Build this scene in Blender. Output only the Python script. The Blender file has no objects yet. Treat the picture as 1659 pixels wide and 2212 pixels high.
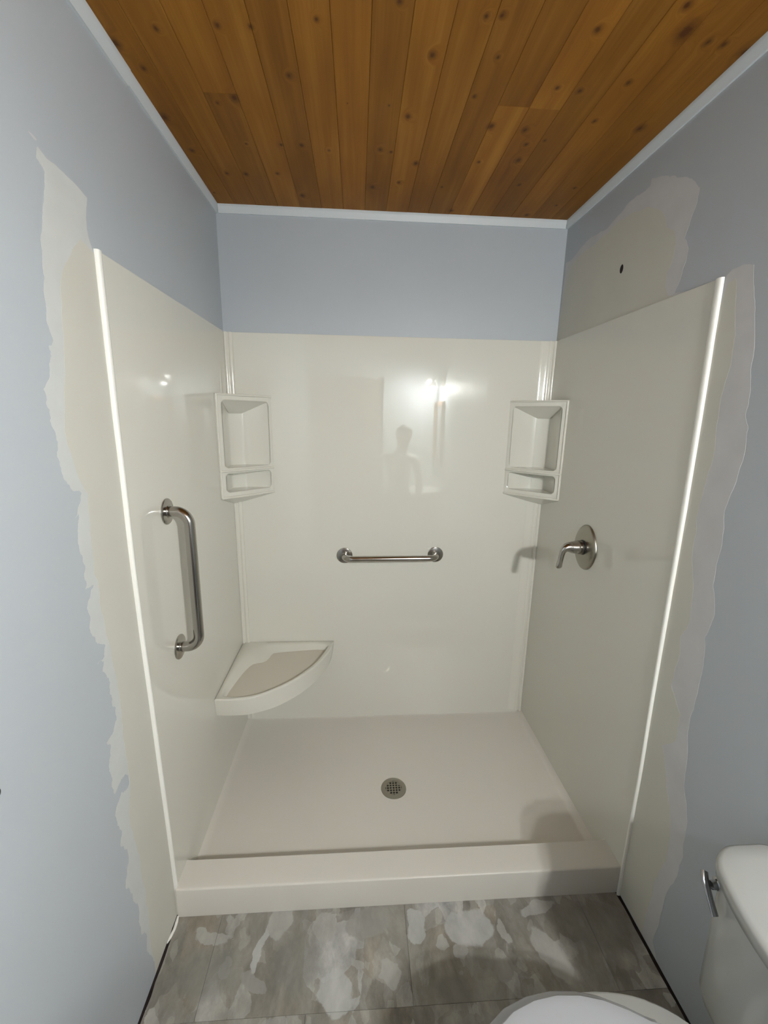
import bpy, bmesh, math, random
from mathutils import Vector, Matrix
from mathutils.geometry import tessellate_polygon
random.seed(7)
C = bpy.context.scene.collection
SC = bpy.context.scene

# ---------------------------------------------------------------- camera
CR = Vector((0.99797540, -0.06149067, 0.01624814))
CU = Vector((-0.00241754, 0.21860953, 0.97580942))
CF = Vector((0.06355518, 0.97387308, -0.21801828))
CC = Vector((0.5960163, -1.1115486, 1.6321441))
cam_d = bpy.data.cameras.new('camera'); cam = bpy.data.objects.new('camera', cam_d); C.objects.link(cam)
m = Matrix.Identity(4)
for i in range(3):
    m[i][0] = CR[i]; m[i][1] = CU[i]; m[i][2] = -CF[i]; m[i][3] = CC[i]
cam.matrix_world = m
cam_d.sensor_fit = 'HORIZONTAL'; cam_d.sensor_width = 36.0
cam_d.lens = 909.573 / 1659 * 36.0
cam_d.clip_start = 0.02; cam_d.clip_end = 50
SC.camera = cam

# ---------------------------------------------------------------- world, light, exposure
w = bpy.data.worlds.new('world'); SC.world = w; w.use_nodes = True
w.node_tree.nodes['Background'].inputs[0].default_value = (0.55, 0.62, 0.72, 1)
w.node_tree.nodes['Background'].inputs[1].default_value = 0.3
SC.view_settings.view_transform = 'Standard'; SC.view_settings.look = 'None'
SC.view_settings.gamma = 1.0; SC.view_settings.use_curve_mapping = False
SC.view_settings.exposure = 0.0
LAMP_POWER = 50.0           # watts of each of the three bulbs
LAMP_COL = (0.985, 1.0, 0.975)
BULBS = [(1.362, -1.69, 2.012), (1.425, -1.750, 1.955), (1.385, -1.625, 1.938)]
for k, b in enumerate(BULBS):
    ld = bpy.data.lights.new('bulb_light', 'POINT'); ld.energy = LAMP_POWER; ld.color = LAMP_COL
    ld.shadow_soft_size = 0.022
    lo = bpy.data.objects.new('bulb_light', ld); lo.location = b; C.objects.link(lo)

# ---------------------------------------------------------------- dimensions
W = 1.524; D = 0.929; ZC = 2.492; ZS = 1.993; YF = -2.1; e = 0.006
ZT = 0.114; YI = 0.109

OUTL = [(-0.159, 2.115), (-0.167, 2.093), (-0.155, 2.086), (-0.148, 2.079), (-0.153, 2.055), (-0.166, 2.018), (-0.175, 1.983), (-0.188, 1.947), (-0.19, 1.915), (-0.192, 1.882), (-0.199, 1.84), (-0.204, 1.806), (-0.199, 1.786), (-0.193, 1.77), (-0.209, 1.757), (-0.215, 1.72), (-0.233, 1.624), (-0.234, 1.607), (-0.226, 1.582), (-0.231, 1.55), (-0.225, 1.52), (-0.203, 1.475), (-0.174, 1.463), (-0.187, 1.44), (-0.205, 1.415), (-0.189, 1.425), (-0.204, 1.386), (-0.207, 1.348), (-0.201, 1.313), (-0.204, 1.286), (-0.206, 1.253), (-0.176, 1.251), (-0.205, 1.221), (-0.204, 1.181), (-0.201, 1.137), (-0.186, 1.111), (-0.166, 1.094), (-0.175, 1.069), (-0.204, 1.068), (-0.178, 1.062), (-0.189, 1.039), (-0.169, 1.008), (-0.169, 0.963), (-0.16, 0.923), (-0.163, 0.888), (-0.18, 0.869), (-0.212, 0.864), (-0.201, 0.836), (-0.213, 0.807), (-0.212, 0.77), (-0.217, 0.743), (-0.21, 0.715), (-0.157, 0.721), (-0.152, 0.68), (-0.185, 0.693), (-0.212, 0.677), (-0.217, 0.627), (-0.213, 0.557), (-0.204, 0.475), (-0.199, 0.373), (-0.188, 0.254), (-0.171, 0.151), (-0.145, 0.049)]
INL = [(-0.063, 1.997), (-0.109, 1.944), (-0.133, 1.916), (-0.147, 1.887), (-0.152, 1.843), (-0.16, 1.786), (-0.167, 1.742), (-0.183, 1.679), (-0.193, 1.624), (-0.2, 1.595), (-0.191, 1.553), (-0.181, 1.509), (-0.169, 1.481), (-0.153, 1.456), (-0.16, 1.401), (-0.165, 1.334), (-0.171, 1.274), (-0.16, 1.251), (-0.166, 1.2), (-0.158, 1.128), (-0.15, 1.085), (-0.149, 1.029), (-0.142, 0.984), (-0.141, 0.922), (-0.158, 0.828), (-0.143, 0.865), (-0.147, 0.778), (-0.145, 0.713), (-0.147, 0.671), (-0.168, 0.607), (-0.162, 0.541), (-0.147, 0.439), (-0.15, 0.359), (-0.146, 0.267), (-0.148, 0.193), (-0.153, 0.121), (-0.145, 0.049)]
TOPR = [(-0.138, 2.107), (-0.116, 2.109), (-0.101, 2.107), (-0.059, 2.104), (-0.016, 2.095), (-0.024, 2.072), (-0.032, 2.028), (-0.026, 2.003), (-0.018, 1.985)]
STREAK = [(-0.18, 2.128), (-0.173, 2.129), (-0.159, 2.126), (-0.162, 2.123), (-0.172, 2.125)]
BLOBO = [(0.911, 2.264), (0.916, 2.32), (0.766, 2.34), (0.572, 2.341), (0.516, 2.352), (0.405, 2.364), (0.367, 2.365), (0.365, 2.386), (0.331, 2.373), (0.257, 2.341), (0.204, 2.312), (0.163, 2.28), (0.144, 2.258), (0.145, 2.223), (0.157, 2.196), (0.166, 2.166), (0.173, 2.144), (0.152, 2.113), (0.153, 2.08), (0.163, 2.045), (0.18, 2.004)]
BLOBI = [(0.902, 2.204), (0.866, 2.287), (0.739, 2.315), (0.567, 2.323), (0.465, 2.324), (0.372, 2.309), (0.289, 2.261), (0.259, 2.209), (0.22, 2.18), (0.207, 2.148), (0.209, 2.105), (0.228, 2.071), (0.225, 2.031), (0.206, 2.002)]
STRIPO = [(-0.001, 1.996), (-0.018, 2.006), (-0.045, 2.007), (-0.076, 1.997), (-0.092, 1.926), (-0.106, 1.87), (-0.122, 1.788), (-0.132, 1.712), (-0.132, 1.649), (-0.146, 1.623), (-0.149, 1.547), (-0.136, 1.467), (-0.126, 1.417), (-0.138, 1.331), (-0.135, 1.217), (-0.157, 1.148), (-0.141, 1.074), (-0.15, 1.035), (-0.153, 0.952), (-0.146, 0.83), (-0.161, 0.719), (-0.168, 0.63), (-0.202, 0.539), (-0.203, 0.505), (-0.212, 0.428), (-0.188, 0.277), (-0.18, 0.157), (-0.172, 0.044)]
STRIPI = [(-0.012, 1.977), (-0.031, 1.982), (-0.053, 1.872), (-0.061, 1.762), (-0.061, 1.579), (-0.055, 1.506), (-0.051, 1.455), (-0.048, 1.365), (-0.05, 1.299), (-0.079, 1.161), (-0.085, 1.094), (-0.064, 1.033), (-0.074, 0.973), (-0.063, 0.875), (-0.114, 0.813), (-0.115, 0.729), (-0.07, 0.673), (-0.114, 0.566), (-0.154, 0.475), (-0.163, 0.35), (-0.132, 0.124)]
SMALL = [(-0.302, 1.126), (-0.292, 1.068), (-0.308, 1.01), (-0.337, 0.996), (-0.311, 1.142)]
KNOTS = [(0.134, 0.1, 0.0071), (0.05, 0.219, 0.0067), (0.019, 0.148, 0.0115), (0.023, 0.4, 0.012), (0.043, 0.559, 0.0089), (0.12, 0.687, 0.0062), (0.027, 0.83, 0.0044), (0.189, 0.684, 0.0092), (0.234, 0.506, 0.0047), (0.304, 0.67, 0.007), (0.253, 0.303, 0.0111), (0.2, 0.327, 0.0043), (0.417, 0.211, 0.0072), (0.412, 0.497, 0.0083), (0.375, 0.819, 0.0107), (0.347, 0.501, 0.0065), (0.668, 0.496, 0.0083), (0.705, 0.505, 0.0055), (0.742, 0.333, 0.0093), (0.748, 0.687, 0.007), (0.651, 0.729, 0.0102), (0.795, 0.561, 0.0095), (0.5, 0.517, 0.0056), (0.683, 0.294, 0.0033), (0.566, 0.296, 0.0025), (0.352, 0.076, 0.0052), (0.278, 0.079, 0.0068), (0.683, -0.011, 0.007), (0.503, 0.045, 0.0058), (0.775, 0.116, 0.0091), (0.908, 0.002, 0.0065), (0.875, 0.008, 0.0065), (0.935, 0.109, 0.0054), (0.912, 0.24, 0.0049), (0.994, 0.354, 0.0114), (1.102, 0.36, 0.0098), (1.132, 0.427, 0.0074), (1.138, 0.512, 0.0116), (1.009, 0.534, 0.0067), (0.915, 0.703, 0.0061), (1.199, 0.661, 0.0083), (0.99, 0.884, 0.01), (1.319, 0.889, 0.0104), (1.287, -0.052, 0.0092), (1.332, 0.007, 0.0192), (1.403, 0.028, 0.0082), (1.444, 0.031, 0.0075), (1.51, 0.045, 0.012), (1.296, 0.158, 0.0076), (1.186, 0.197, 0.0076), (1.288, 0.304, 0.0072), (1.439, 0.322, 0.0113), (1.413, 0.662, 0.0064), (1.406, 0.797, 0.0056), (1.122, 0.191, 0.0066), (1.183, 0.404, 0.0055), (1.133, 0.018, 0.0092)]

STONES = [(0.534, -0.214, 0.051, 0.054, 0.1, 0), (0.968, -0.077, 0.083, 0.052, 0, 0), (0.495, -0.048, 0.039, 0.045, 0.15, 1), (0.134, -0.061, 0.059, 0.017, -0.3, 1), (0.794, -0.063, 0.031, 0.057, 0, 0), (0.698, -0.18, 0.028, 0.04, 0.5, 1), (0.871, -0.119, 0.019, 0.02, 0, 1), (0.922, -0.136, 0.025, 0.02, 0, 1), (1.049, -0.189, 0.03, 0.028, 0.2, 2), (1.206, -0.16, 0.038, 0.081, 0.45, 1), (1.076, -0.093, 0.014, 0.037, 0.2, 1), (0.293, -0.103, 0.014, 0.057, -0.25, 0), (0.6, -0.152, 0.025, 0.011, -0.5, 1), (0.345, -0.03, 0.04, 0.049, -0.5, 1), (0.201, -0.145, 0.024, 0.024, 0, 1), (0.293, -0.181, 0.046, 0.021, -0.5, 2), (0.632, -0.05, 0.076, 0.043, 0.1, 2), (1.217, -0.032, 0.067, 0.02, 0.2, 1), (0.881, -0.23, 0.041, 0.033, 0, 3), (0.413, -0.142, 0.056, 0.065, 0.3, 4), (1.394, -0.095, 0.108, 0.061, 0, 3), (0.153, -0.15, 0.083, 0.048, 0, 4)]


# ---------------------------------------------------------------- helpers
def link(name, me, mat=None, parent=None, smooth=False):
    o = bpy.data.objects.new(name, me); C.objects.link(o)
    if mat: me.materials.append(mat)
    if parent: o.parent = parent
    if smooth:
        for p_ in me.polygons: p_.use_smooth = True
    return o
def pyd(name, v, f, mat=None, parent=None, smooth=False):
    me = bpy.data.meshes.new(name); me.from_pydata([tuple(a) for a in v], [], f); me.update()
    bm = bmesh.new(); bm.from_mesh(me); bmesh.ops.recalc_face_normals(bm, faces=bm.faces); bm.to_mesh(me); bm.free()
    return link(name, me, mat, parent, smooth)
def fin(name, bm, mat=None, parent=None, smooth=False, recalc=True):
    if recalc: bmesh.ops.recalc_face_normals(bm, faces=bm.faces)
    me = bpy.data.meshes.new(name); bm.to_mesh(me); bm.free()
    return link(name, me, mat, parent, smooth)
def box_bm(bm, x0, x1, y0, y1, z0, z1, bev=0, seg=2):
    t = bmesh.new()
    bmesh.ops.create_cube(t, size=1)
    for v in t.verts: v.co = ((x0+x1)/2+v.co.x*(x1-x0), (y0+y1)/2+v.co.y*(y1-y0), (z0+z1)/2+v.co.z*(z1-z0))
    if bev: bmesh.ops.bevel(t, geom=t.edges[:], offset=bev, segments=seg, affect='EDGES', profile=0.5)
    mrg(bm, t)
def mrg(bm, t, M=None):
    if M is not None: bmesh.ops.transform(t, matrix=M, verts=t.verts)
    me = bpy.data.meshes.new('tmp'); t.to_mesh(me); t.free(); bm.from_mesh(me); bpy.data.meshes.remove(me)
def box(name, x0, x1, y0, y1, z0, z1, mat, parent=None, bev=0, seg=2, smooth=False):
    bm = bmesh.new(); box_bm(bm, x0, x1, y0, y1, z0, z1, bev, seg); return fin(name, bm, mat, parent, smooth)
def auto(o, deg=35):
    for p_ in o.data.polygons: p_.use_smooth = True
    try: o.data.set_sharp_from_angle(angle=math.radians(deg))
    except Exception: pass
    return o
def tube_bm(bm, pts, r, seg=20, cap=True, rs=None):
    pts = [Vector(p_) for p_ in pts]; rings = []
    up = None
    for i, p_ in enumerate(pts):
        a = pts[max(i-1, 0)]; b = pts[min(i+1, len(pts)-1)]
        t = (b-a).normalized()
        if up is None:
            up = t.orthogonal().normalized()
        else:
            up = (up - t*up.dot(t)).normalized()
        s = t.cross(up)
        rr = rs[i] if rs else r
        rx, ry = rr if isinstance(rr, tuple) else (rr, rr)
        rings.append([bm.verts.new(p_ + up*math.cos(2*math.pi*k/seg)*rx + s*math.sin(2*math.pi*k/seg)*ry) for k in range(seg)])
    for a, b in zip(rings, rings[1:]):
        for k in range(seg): bm.faces.new((a[k], a[(k+1) % seg], b[(k+1) % seg], b[k]))
    if cap: bm.faces.new(rings[0][::-1]); bm.faces.new(rings[-1])
def lathe_bm(bm, prof, M=None, seg=40):
    """prof: list of (radius, height) about local Z"""
    t = bmesh.new(); rings = []
    for r, h in prof:
        if r < 1e-6: rings.append([t.verts.new((0, 0, h))])
        else: rings.append([t.verts.new((r*math.cos(2*math.pi*k/seg), r*math.sin(2*math.pi*k/seg), h)) for k in range(seg)])
    for a, b in zip(rings, rings[1:]):
        for k in range(seg):
            k2 = (k+1) % seg
            if len(a) == 1 and len(b) == 1: continue
            if len(a) == 1: t.faces.new((a[0], b[k], b[k2]))
            elif len(b) == 1: t.faces.new((a[k], a[k2], b[0]))
            else: t.faces.new((a[k], a[k2], b[k2], b[k]))
    mrg(bm, t, M)
def axis_m(loc, d):
    q = Vector((0, 0, 1)).rotation_difference(Vector(d)); return Matrix.Translation(loc) @ q.to_matrix().to_4x4()
def loft_bm(bm, rings, cap0=True, cap1=True):
    R_ = [[bm.verts.new(p_) for p_ in r] for r in rings]; n = len(R_[0])
    for a, b in zip(R_, R_[1:]):
        for k in range(n): bm.faces.new((a[k], a[(k+1) % n], b[(k+1) % n], b[k]))
    if cap0: bm.faces.new(R_[0][::-1])
    if cap1: bm.faces.new(R_[-1])
def tag(o, label=None, cat=None, group=None, kind=None):
    if label: o['label'] = label
    if cat: o['category'] = cat
    if group: o['group'] = group
    if kind: o['kind'] = kind
    return o
def thing(name, label, cat, loc=(0, 0, 0), group=None):
    o = bpy.data.objects.new(name, None); C.objects.link(o); o.location = loc; o.empty_display_size = 0.05
    tag(o, label, cat, group); return o
def adopt(o, root):
    o.parent = root; o.matrix_parent_inverse = Matrix.Translation(-root.location); return o

# ---------------------------------------------------------------- materials
def mat(name, col, rough=0.5, metal=0, spec=0.5, bump=None, var=0, vscale=3, coat=0, coatr=0.05, aniso=0):
    """principled; bump = [(scale, strength, distance)], var = slight tone mottling"""
    m_ = bpy.data.materials.new(name); m_.use_nodes = True; nt = m_.node_tree; b = nt.nodes['Principled BSDF']
    b.inputs['Base Color'].default_value = (*col, 1); b.inputs['Roughness'].default_value = rough
    b.inputs['Metallic'].default_value = metal; b.inputs['Specular IOR Level'].default_value = spec
    b.inputs['Coat Weight'].default_value = coat; b.inputs['Coat Roughness'].default_value = coatr
    geo = nt.nodes.new('ShaderNodeNewGeometry')
    if var:
        n = nt.nodes.new('ShaderNodeTexNoise'); n.inputs['Scale'].default_value = vscale; n.inputs['Detail'].default_value = 4
        nt.links.new(geo.outputs['Position'], n.inputs['Vector'])
        mp = nt.nodes.new('ShaderNodeMapRange'); mp.inputs[1].default_value = 0.3; mp.inputs[2].default_value = 0.7
        mp.inputs[3].default_value = 1-var; mp.inputs[4].default_value = 1+var
        nt.links.new(n.outputs[0], mp.inputs[0])
        vm = nt.nodes.new('ShaderNodeVectorMath'); vm.operation = 'SCALE'; vm.inputs[0].default_value = col
        nt.links.new(mp.outputs[0], vm.inputs['Scale']); nt.links.new(vm.outputs[0], b.inputs['Base Color'])
    last = None
    for sc, st, dist in (bump or []):
        n = nt.nodes.new('ShaderNodeTexNoise'); n.inputs['Scale'].default_value = sc; n.inputs['Detail'].default_value = 2
        nt.links.new(geo.outputs['Position'], n.inputs['Vector'])
        bp = nt.nodes.new('ShaderNodeBump'); bp.inputs['Strength'].default_value = st; bp.inputs['Distance'].default_value = dist
        nt.links.new(n.outputs[0], bp.inputs['Height'])
        if last: nt.links.new(last.outputs[0], bp.inputs['Normal'])
        last = bp
    if last: nt.links.new(last.outputs[0], b.inputs['Normal'])
    return m_
M = {}
M['paint'] = mat('blue_grey_paint', (0.453, 0.488, 0.520), 0.5, bump=[(180, .12, .001)], var=.015, vscale=2.5)
M['mud'] = mat('joint_compound', (0.58, 0.595, 0.58), 0.8, bump=[(60, .15, .001)], var=.03, vscale=14)
M['mud_thin'] = mat('thin_joint_compound', (0.575, 0.572, 0.575), 0.75, var=.04, vscale=12)
M['primer'] = mat('bare_drywall', (0.585, 0.575, 0.51), 0.7, var=.02, vscale=6)
M['acrylic'] = mat('cream_acrylic', (0.675, 0.665, 0.595), 0.018, spec=.62, bump=[(2.2, .05, .01)])
M['acrylic_bead'] = mat('cream_acrylic_bead', (0.69, 0.675, 0.60), 0.10)
M['base'] = mat('textured_cream_acrylic', (0.665, 0.635, 0.575), 0.36, bump=[(420, .18, .0006)])
M['caulk'] = mat('white_caulk', (0.86, 0.85, 0.80), 0.35)
M['trim'] = mat('white_trim', (0.62, 0.66, 0.68), 0.45)
M['porcelain'] = mat('porcelain', (0.41, 0.415, 0.395), 0.12)
M['plastic'] = mat('white_plastic', (0.40, 0.41, 0.425), 0.25)
M['steel'] = mat('brushed_steel', (0.42, 0.40, 0.37), 0.19, metal=1)
M['nickel'] = mat('brushed_nickel', (0.34, 0.32, 0.27), 0.3, metal=1)
M['chrome'] = mat('chrome', (0.36, 0.36, 0.38), 0.16, metal=1)
M['copper'] = mat('copper', (0.45, 0.17, 0.08), 0.35, metal=1)
M['tread'] = mat('tan_textured_acrylic', (0.60, 0.555, 0.475), 0.45, bump=[(420, .15, .0006)])
M['dark'] = mat('dark_gap', (0.025, 0.02, 0.02), 0.9)
M['subfloor'] = mat('dark_subfloor', (0.03, 0.02, 0.02), 0.9, var=.4, vscale=40)
M['black'] = mat('black_metal', (0.02, 0.02, 0.022), 0.4)
M['door'] = mat('dark_wood_door', (0.16, 0.12, 0.09), 0.5, var=.2, vscale=8)
M['counter'] = mat('white_counter', (0.8, 0.79, 0.76), 0.2)
M['cab'] = mat('brown_cabinet', (0.20, 0.11, 0.06), 0.45, var=.2, vscale=9)
M['mirror'] = mat('mirror_glass', (0.35, 0.35, 0.35), 0.06, metal=1)
M['shirt'] = mat('light_shirt', (0.72, 0.72, 0.70), 0.9)
M['jeans'] = mat('dark_trousers', (0.05, 0.06, 0.09), 0.9)
M['skin'] = mat('skin', (0.50, 0.30, 0.22), 0.5)
M['hair'] = mat('dark_hair', (0.03, 0.02, 0.015), 0.6)
M['glass_dark'] = mat('black_glass', (0.01, 0.01, 0.012), 0.1)
# frosted lamp glass
ms = bpy.data.materials.new('frosted_glass'); ms.use_nodes = True; nt = ms.node_tree
nt.nodes.remove(nt.nodes['Principled BSDF']); o_ = nt.nodes['Material Output']
df = nt.nodes.new('ShaderNodeBsdfDiffuse'); df.inputs[0].default_value = (.85, .85, .85, 1)
tr = nt.nodes.new('ShaderNodeBsdfTranslucent'); tr.inputs[0].default_value = (.8, .8, .8, 1)
mx = nt.nodes.new('ShaderNodeMixShader'); mx.inputs[0].default_value = .5
nt.links.new(df.outputs[0], mx.inputs[1]); nt.links.new(tr.outputs[0], mx.inputs[2]); nt.links.new(mx.outputs[0], o_.inputs[0])
M['frost'] = ms
mb = bpy.data.materials.new('glowing_bulb'); mb.use_nodes = True; b = mb.node_tree.nodes['Principled BSDF']
b.inputs['Emission Color'].default_value = (1, .97, .93, 1); b.inputs['Emission Strength'].default_value = 60
M['bulb'] = mb

# pine planks: grain, per-board tone, knots where they stand
def pine():
    m_ = bpy.data.materials.new('knotty_pine'); m_.use_nodes = True; nt = m_.node_tree; N = nt.nodes; Lk = nt.links.new
    b = N['Principled BSDF']; geo = N.new('ShaderNodeNewGeometry'); oi = N.new('ShaderNodeObjectInfo')
    dist = None
    for (kx, ky, kr) in KNOTS:
        s = N.new('ShaderNodeVectorMath'); s.operation = 'SUBTRACT'; Lk(geo.outputs['Position'], s.inputs[0]); s.inputs[1].default_value = (kx, ky, ZC)
        q = N.new('ShaderNodeVectorMath'); q.operation = 'MULTIPLY'; Lk(s.outputs[0], q.inputs[0]); q.inputs[1].default_value = (1.5/kr, 1.1/kr, 0)
        l = N.new('ShaderNodeVectorMath'); l.operation = 'LENGTH'; Lk(q.outputs[0], l.inputs[0])
        if dist is None: dist = l.outputs['Value']
        else:
            mn = N.new('ShaderNodeMath'); mn.operation = 'SMOOTH_MIN'; mn.inputs[2].default_value = 0.6
            Lk(dist, mn.inputs[0]); Lk(l.outputs['Value'], mn.inputs[1]); dist = mn.outputs[0]
    # warp of grain near a knot
    wr = N.new('ShaderNodeMapRange'); wr.inputs[1].default_value = 1; wr.inputs[2].default_value = 5; wr.inputs[3].default_value = 0.03; wr.inputs[4].default_value = 0
    wr.interpolation_type = 'SMOOTHSTEP'; Lk(dist, wr.inputs[0])
    sx = N.new('ShaderNodeSeparateXYZ'); Lk(geo.outputs['Position'], sx.inputs[0])
    ax = N.new('ShaderNodeMath'); ax.operation = 'ADD'; Lk(sx.outputs[0], ax.inputs[0]); Lk(wr.outputs[0], ax.inputs[1])
    rz = N.new('ShaderNodeMath'); rz.operation = 'MULTIPLY'; rz.inputs[1].default_value = 37; Lk(oi.outputs['Random'], rz.inputs[0])
    cx = N.new('ShaderNodeCombineXYZ'); Lk(ax.outputs[0], cx.inputs[0]); Lk(sx.outputs[1], cx.inputs[1]); Lk(rz.outputs[0], cx.inputs[2])
    def noise(sc3, detail=3, rough=.5):
        v = N.new('ShaderNodeVectorMath'); v.operation = 'MULTIPLY'; v.inputs[1].default_value = sc3; Lk(cx.outputs[0], v.inputs[0])
        n = N.new('ShaderNodeTexNoise'); n.inputs['Scale'].default_value = 1; n.inputs['Detail'].default_value = detail; n.inputs['Roughness'].default_value = rough
        Lk(v.outputs[0], n.inputs['Vector']); return n.outputs[0]
    g1 = noise((38, 1.3, 1)); g2 = noise((170, 4, 1), 4, .6); g3 = noise((9, 2.2, 1), 2)
    a = N.new('ShaderNodeMath'); a.operation = 'MULTIPLY_ADD'; a.inputs[1].default_value = .38; Lk(g1, a.inputs[0])
    a2 = N.new('ShaderNodeMath'); a2.operation = 'MULTIPLY_ADD'; a2.inputs[1].default_value = .20; a2.inputs[2].default_value = 0; Lk(g2, a2.inputs[0]); Lk(a2.outputs[0], a.inputs[2])
    a3 = N.new('ShaderNodeMath'); a3.operation = 'MULTIPLY_ADD'; a3.inputs[1].default_value = .42; Lk(g3, a3.inputs[0]); Lk(a.outputs[0], a3.inputs[2])
    cr = N.new('ShaderNodeValToRGB'); el = cr.color_ramp.elements
    el[0].position = .30; el[0].color = (.165, .060, .008, 1); el[1].position = .68; el[1].color = (.315, .140, .022, 1)
    e2 = el.new(.5); e2.color = (.235, .095, .012, 1)
    Lk(a3.outputs[0], cr.inputs[0])
    # tone of each board
    tn = N.new('ShaderNodeMapRange'); tn.inputs[3].default_value = .78; tn.inputs[4].default_value = 1.42; Lk(oi.outputs['Alpha'], tn.inputs[0])
    sc_ = N.new('ShaderNodeVectorMath'); sc_.operation = 'SCALE'; Lk(cr.outputs[0], sc_.inputs[0]); Lk(tn.outputs[0], sc_.inputs['Scale'])
    # knots
    dn = N.new('ShaderNodeMath'); dn.operation = 'ADD'; Lk(dist, dn.inputs[0])
    nn = N.new('ShaderNodeTexNoise'); nn.inputs['Scale'].default_value = 90; Lk(geo.outputs['Position'], nn.inputs['Vector'])
    n2 = N.new('ShaderNodeMath'); n2.operation = 'MULTIPLY_ADD'; n2.inputs[1].default_value = 1.0; n2.inputs[2].default_value = -.5; Lk(nn.outputs[0], n2.inputs[0]); Lk(n2.outputs[0], dn.inputs[1])
    kr_ = N.new('ShaderNodeValToRGB'); ke = kr_.color_ramp.elements
    ke[0].position = 0.12; ke[0].color = (.9, .9, .9, 1); ke[1].position = .62; ke[1].color = (0, 0, 0, 1); k3 = ke.new(.30); k3.color = (.42, .42, .42, 1)
    dd = N.new('ShaderNodeMath'); dd.operation = 'MULTIPLY'; dd.inputs[1].default_value = .25; Lk(dn.outputs[0], dd.inputs[0]); Lk(dd.outputs[0], kr_.inputs[0])
    mx = N.new('ShaderNodeMix'); mx.data_type = 'RGBA'; Lk(kr_.outputs[0], mx.inputs[0]); Lk(sc_.outputs[0], mx.inputs[6]); mx.inputs[7].default_value = (.07, .022, .006, 1)
    Lk(mx.outputs[2], b.inputs['Base Color']); b.inputs['Roughness'].default_value = .5; b.inputs['Specular IOR Level'].default_value = .12
    return m_
M['pine'] = pine()

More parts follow.
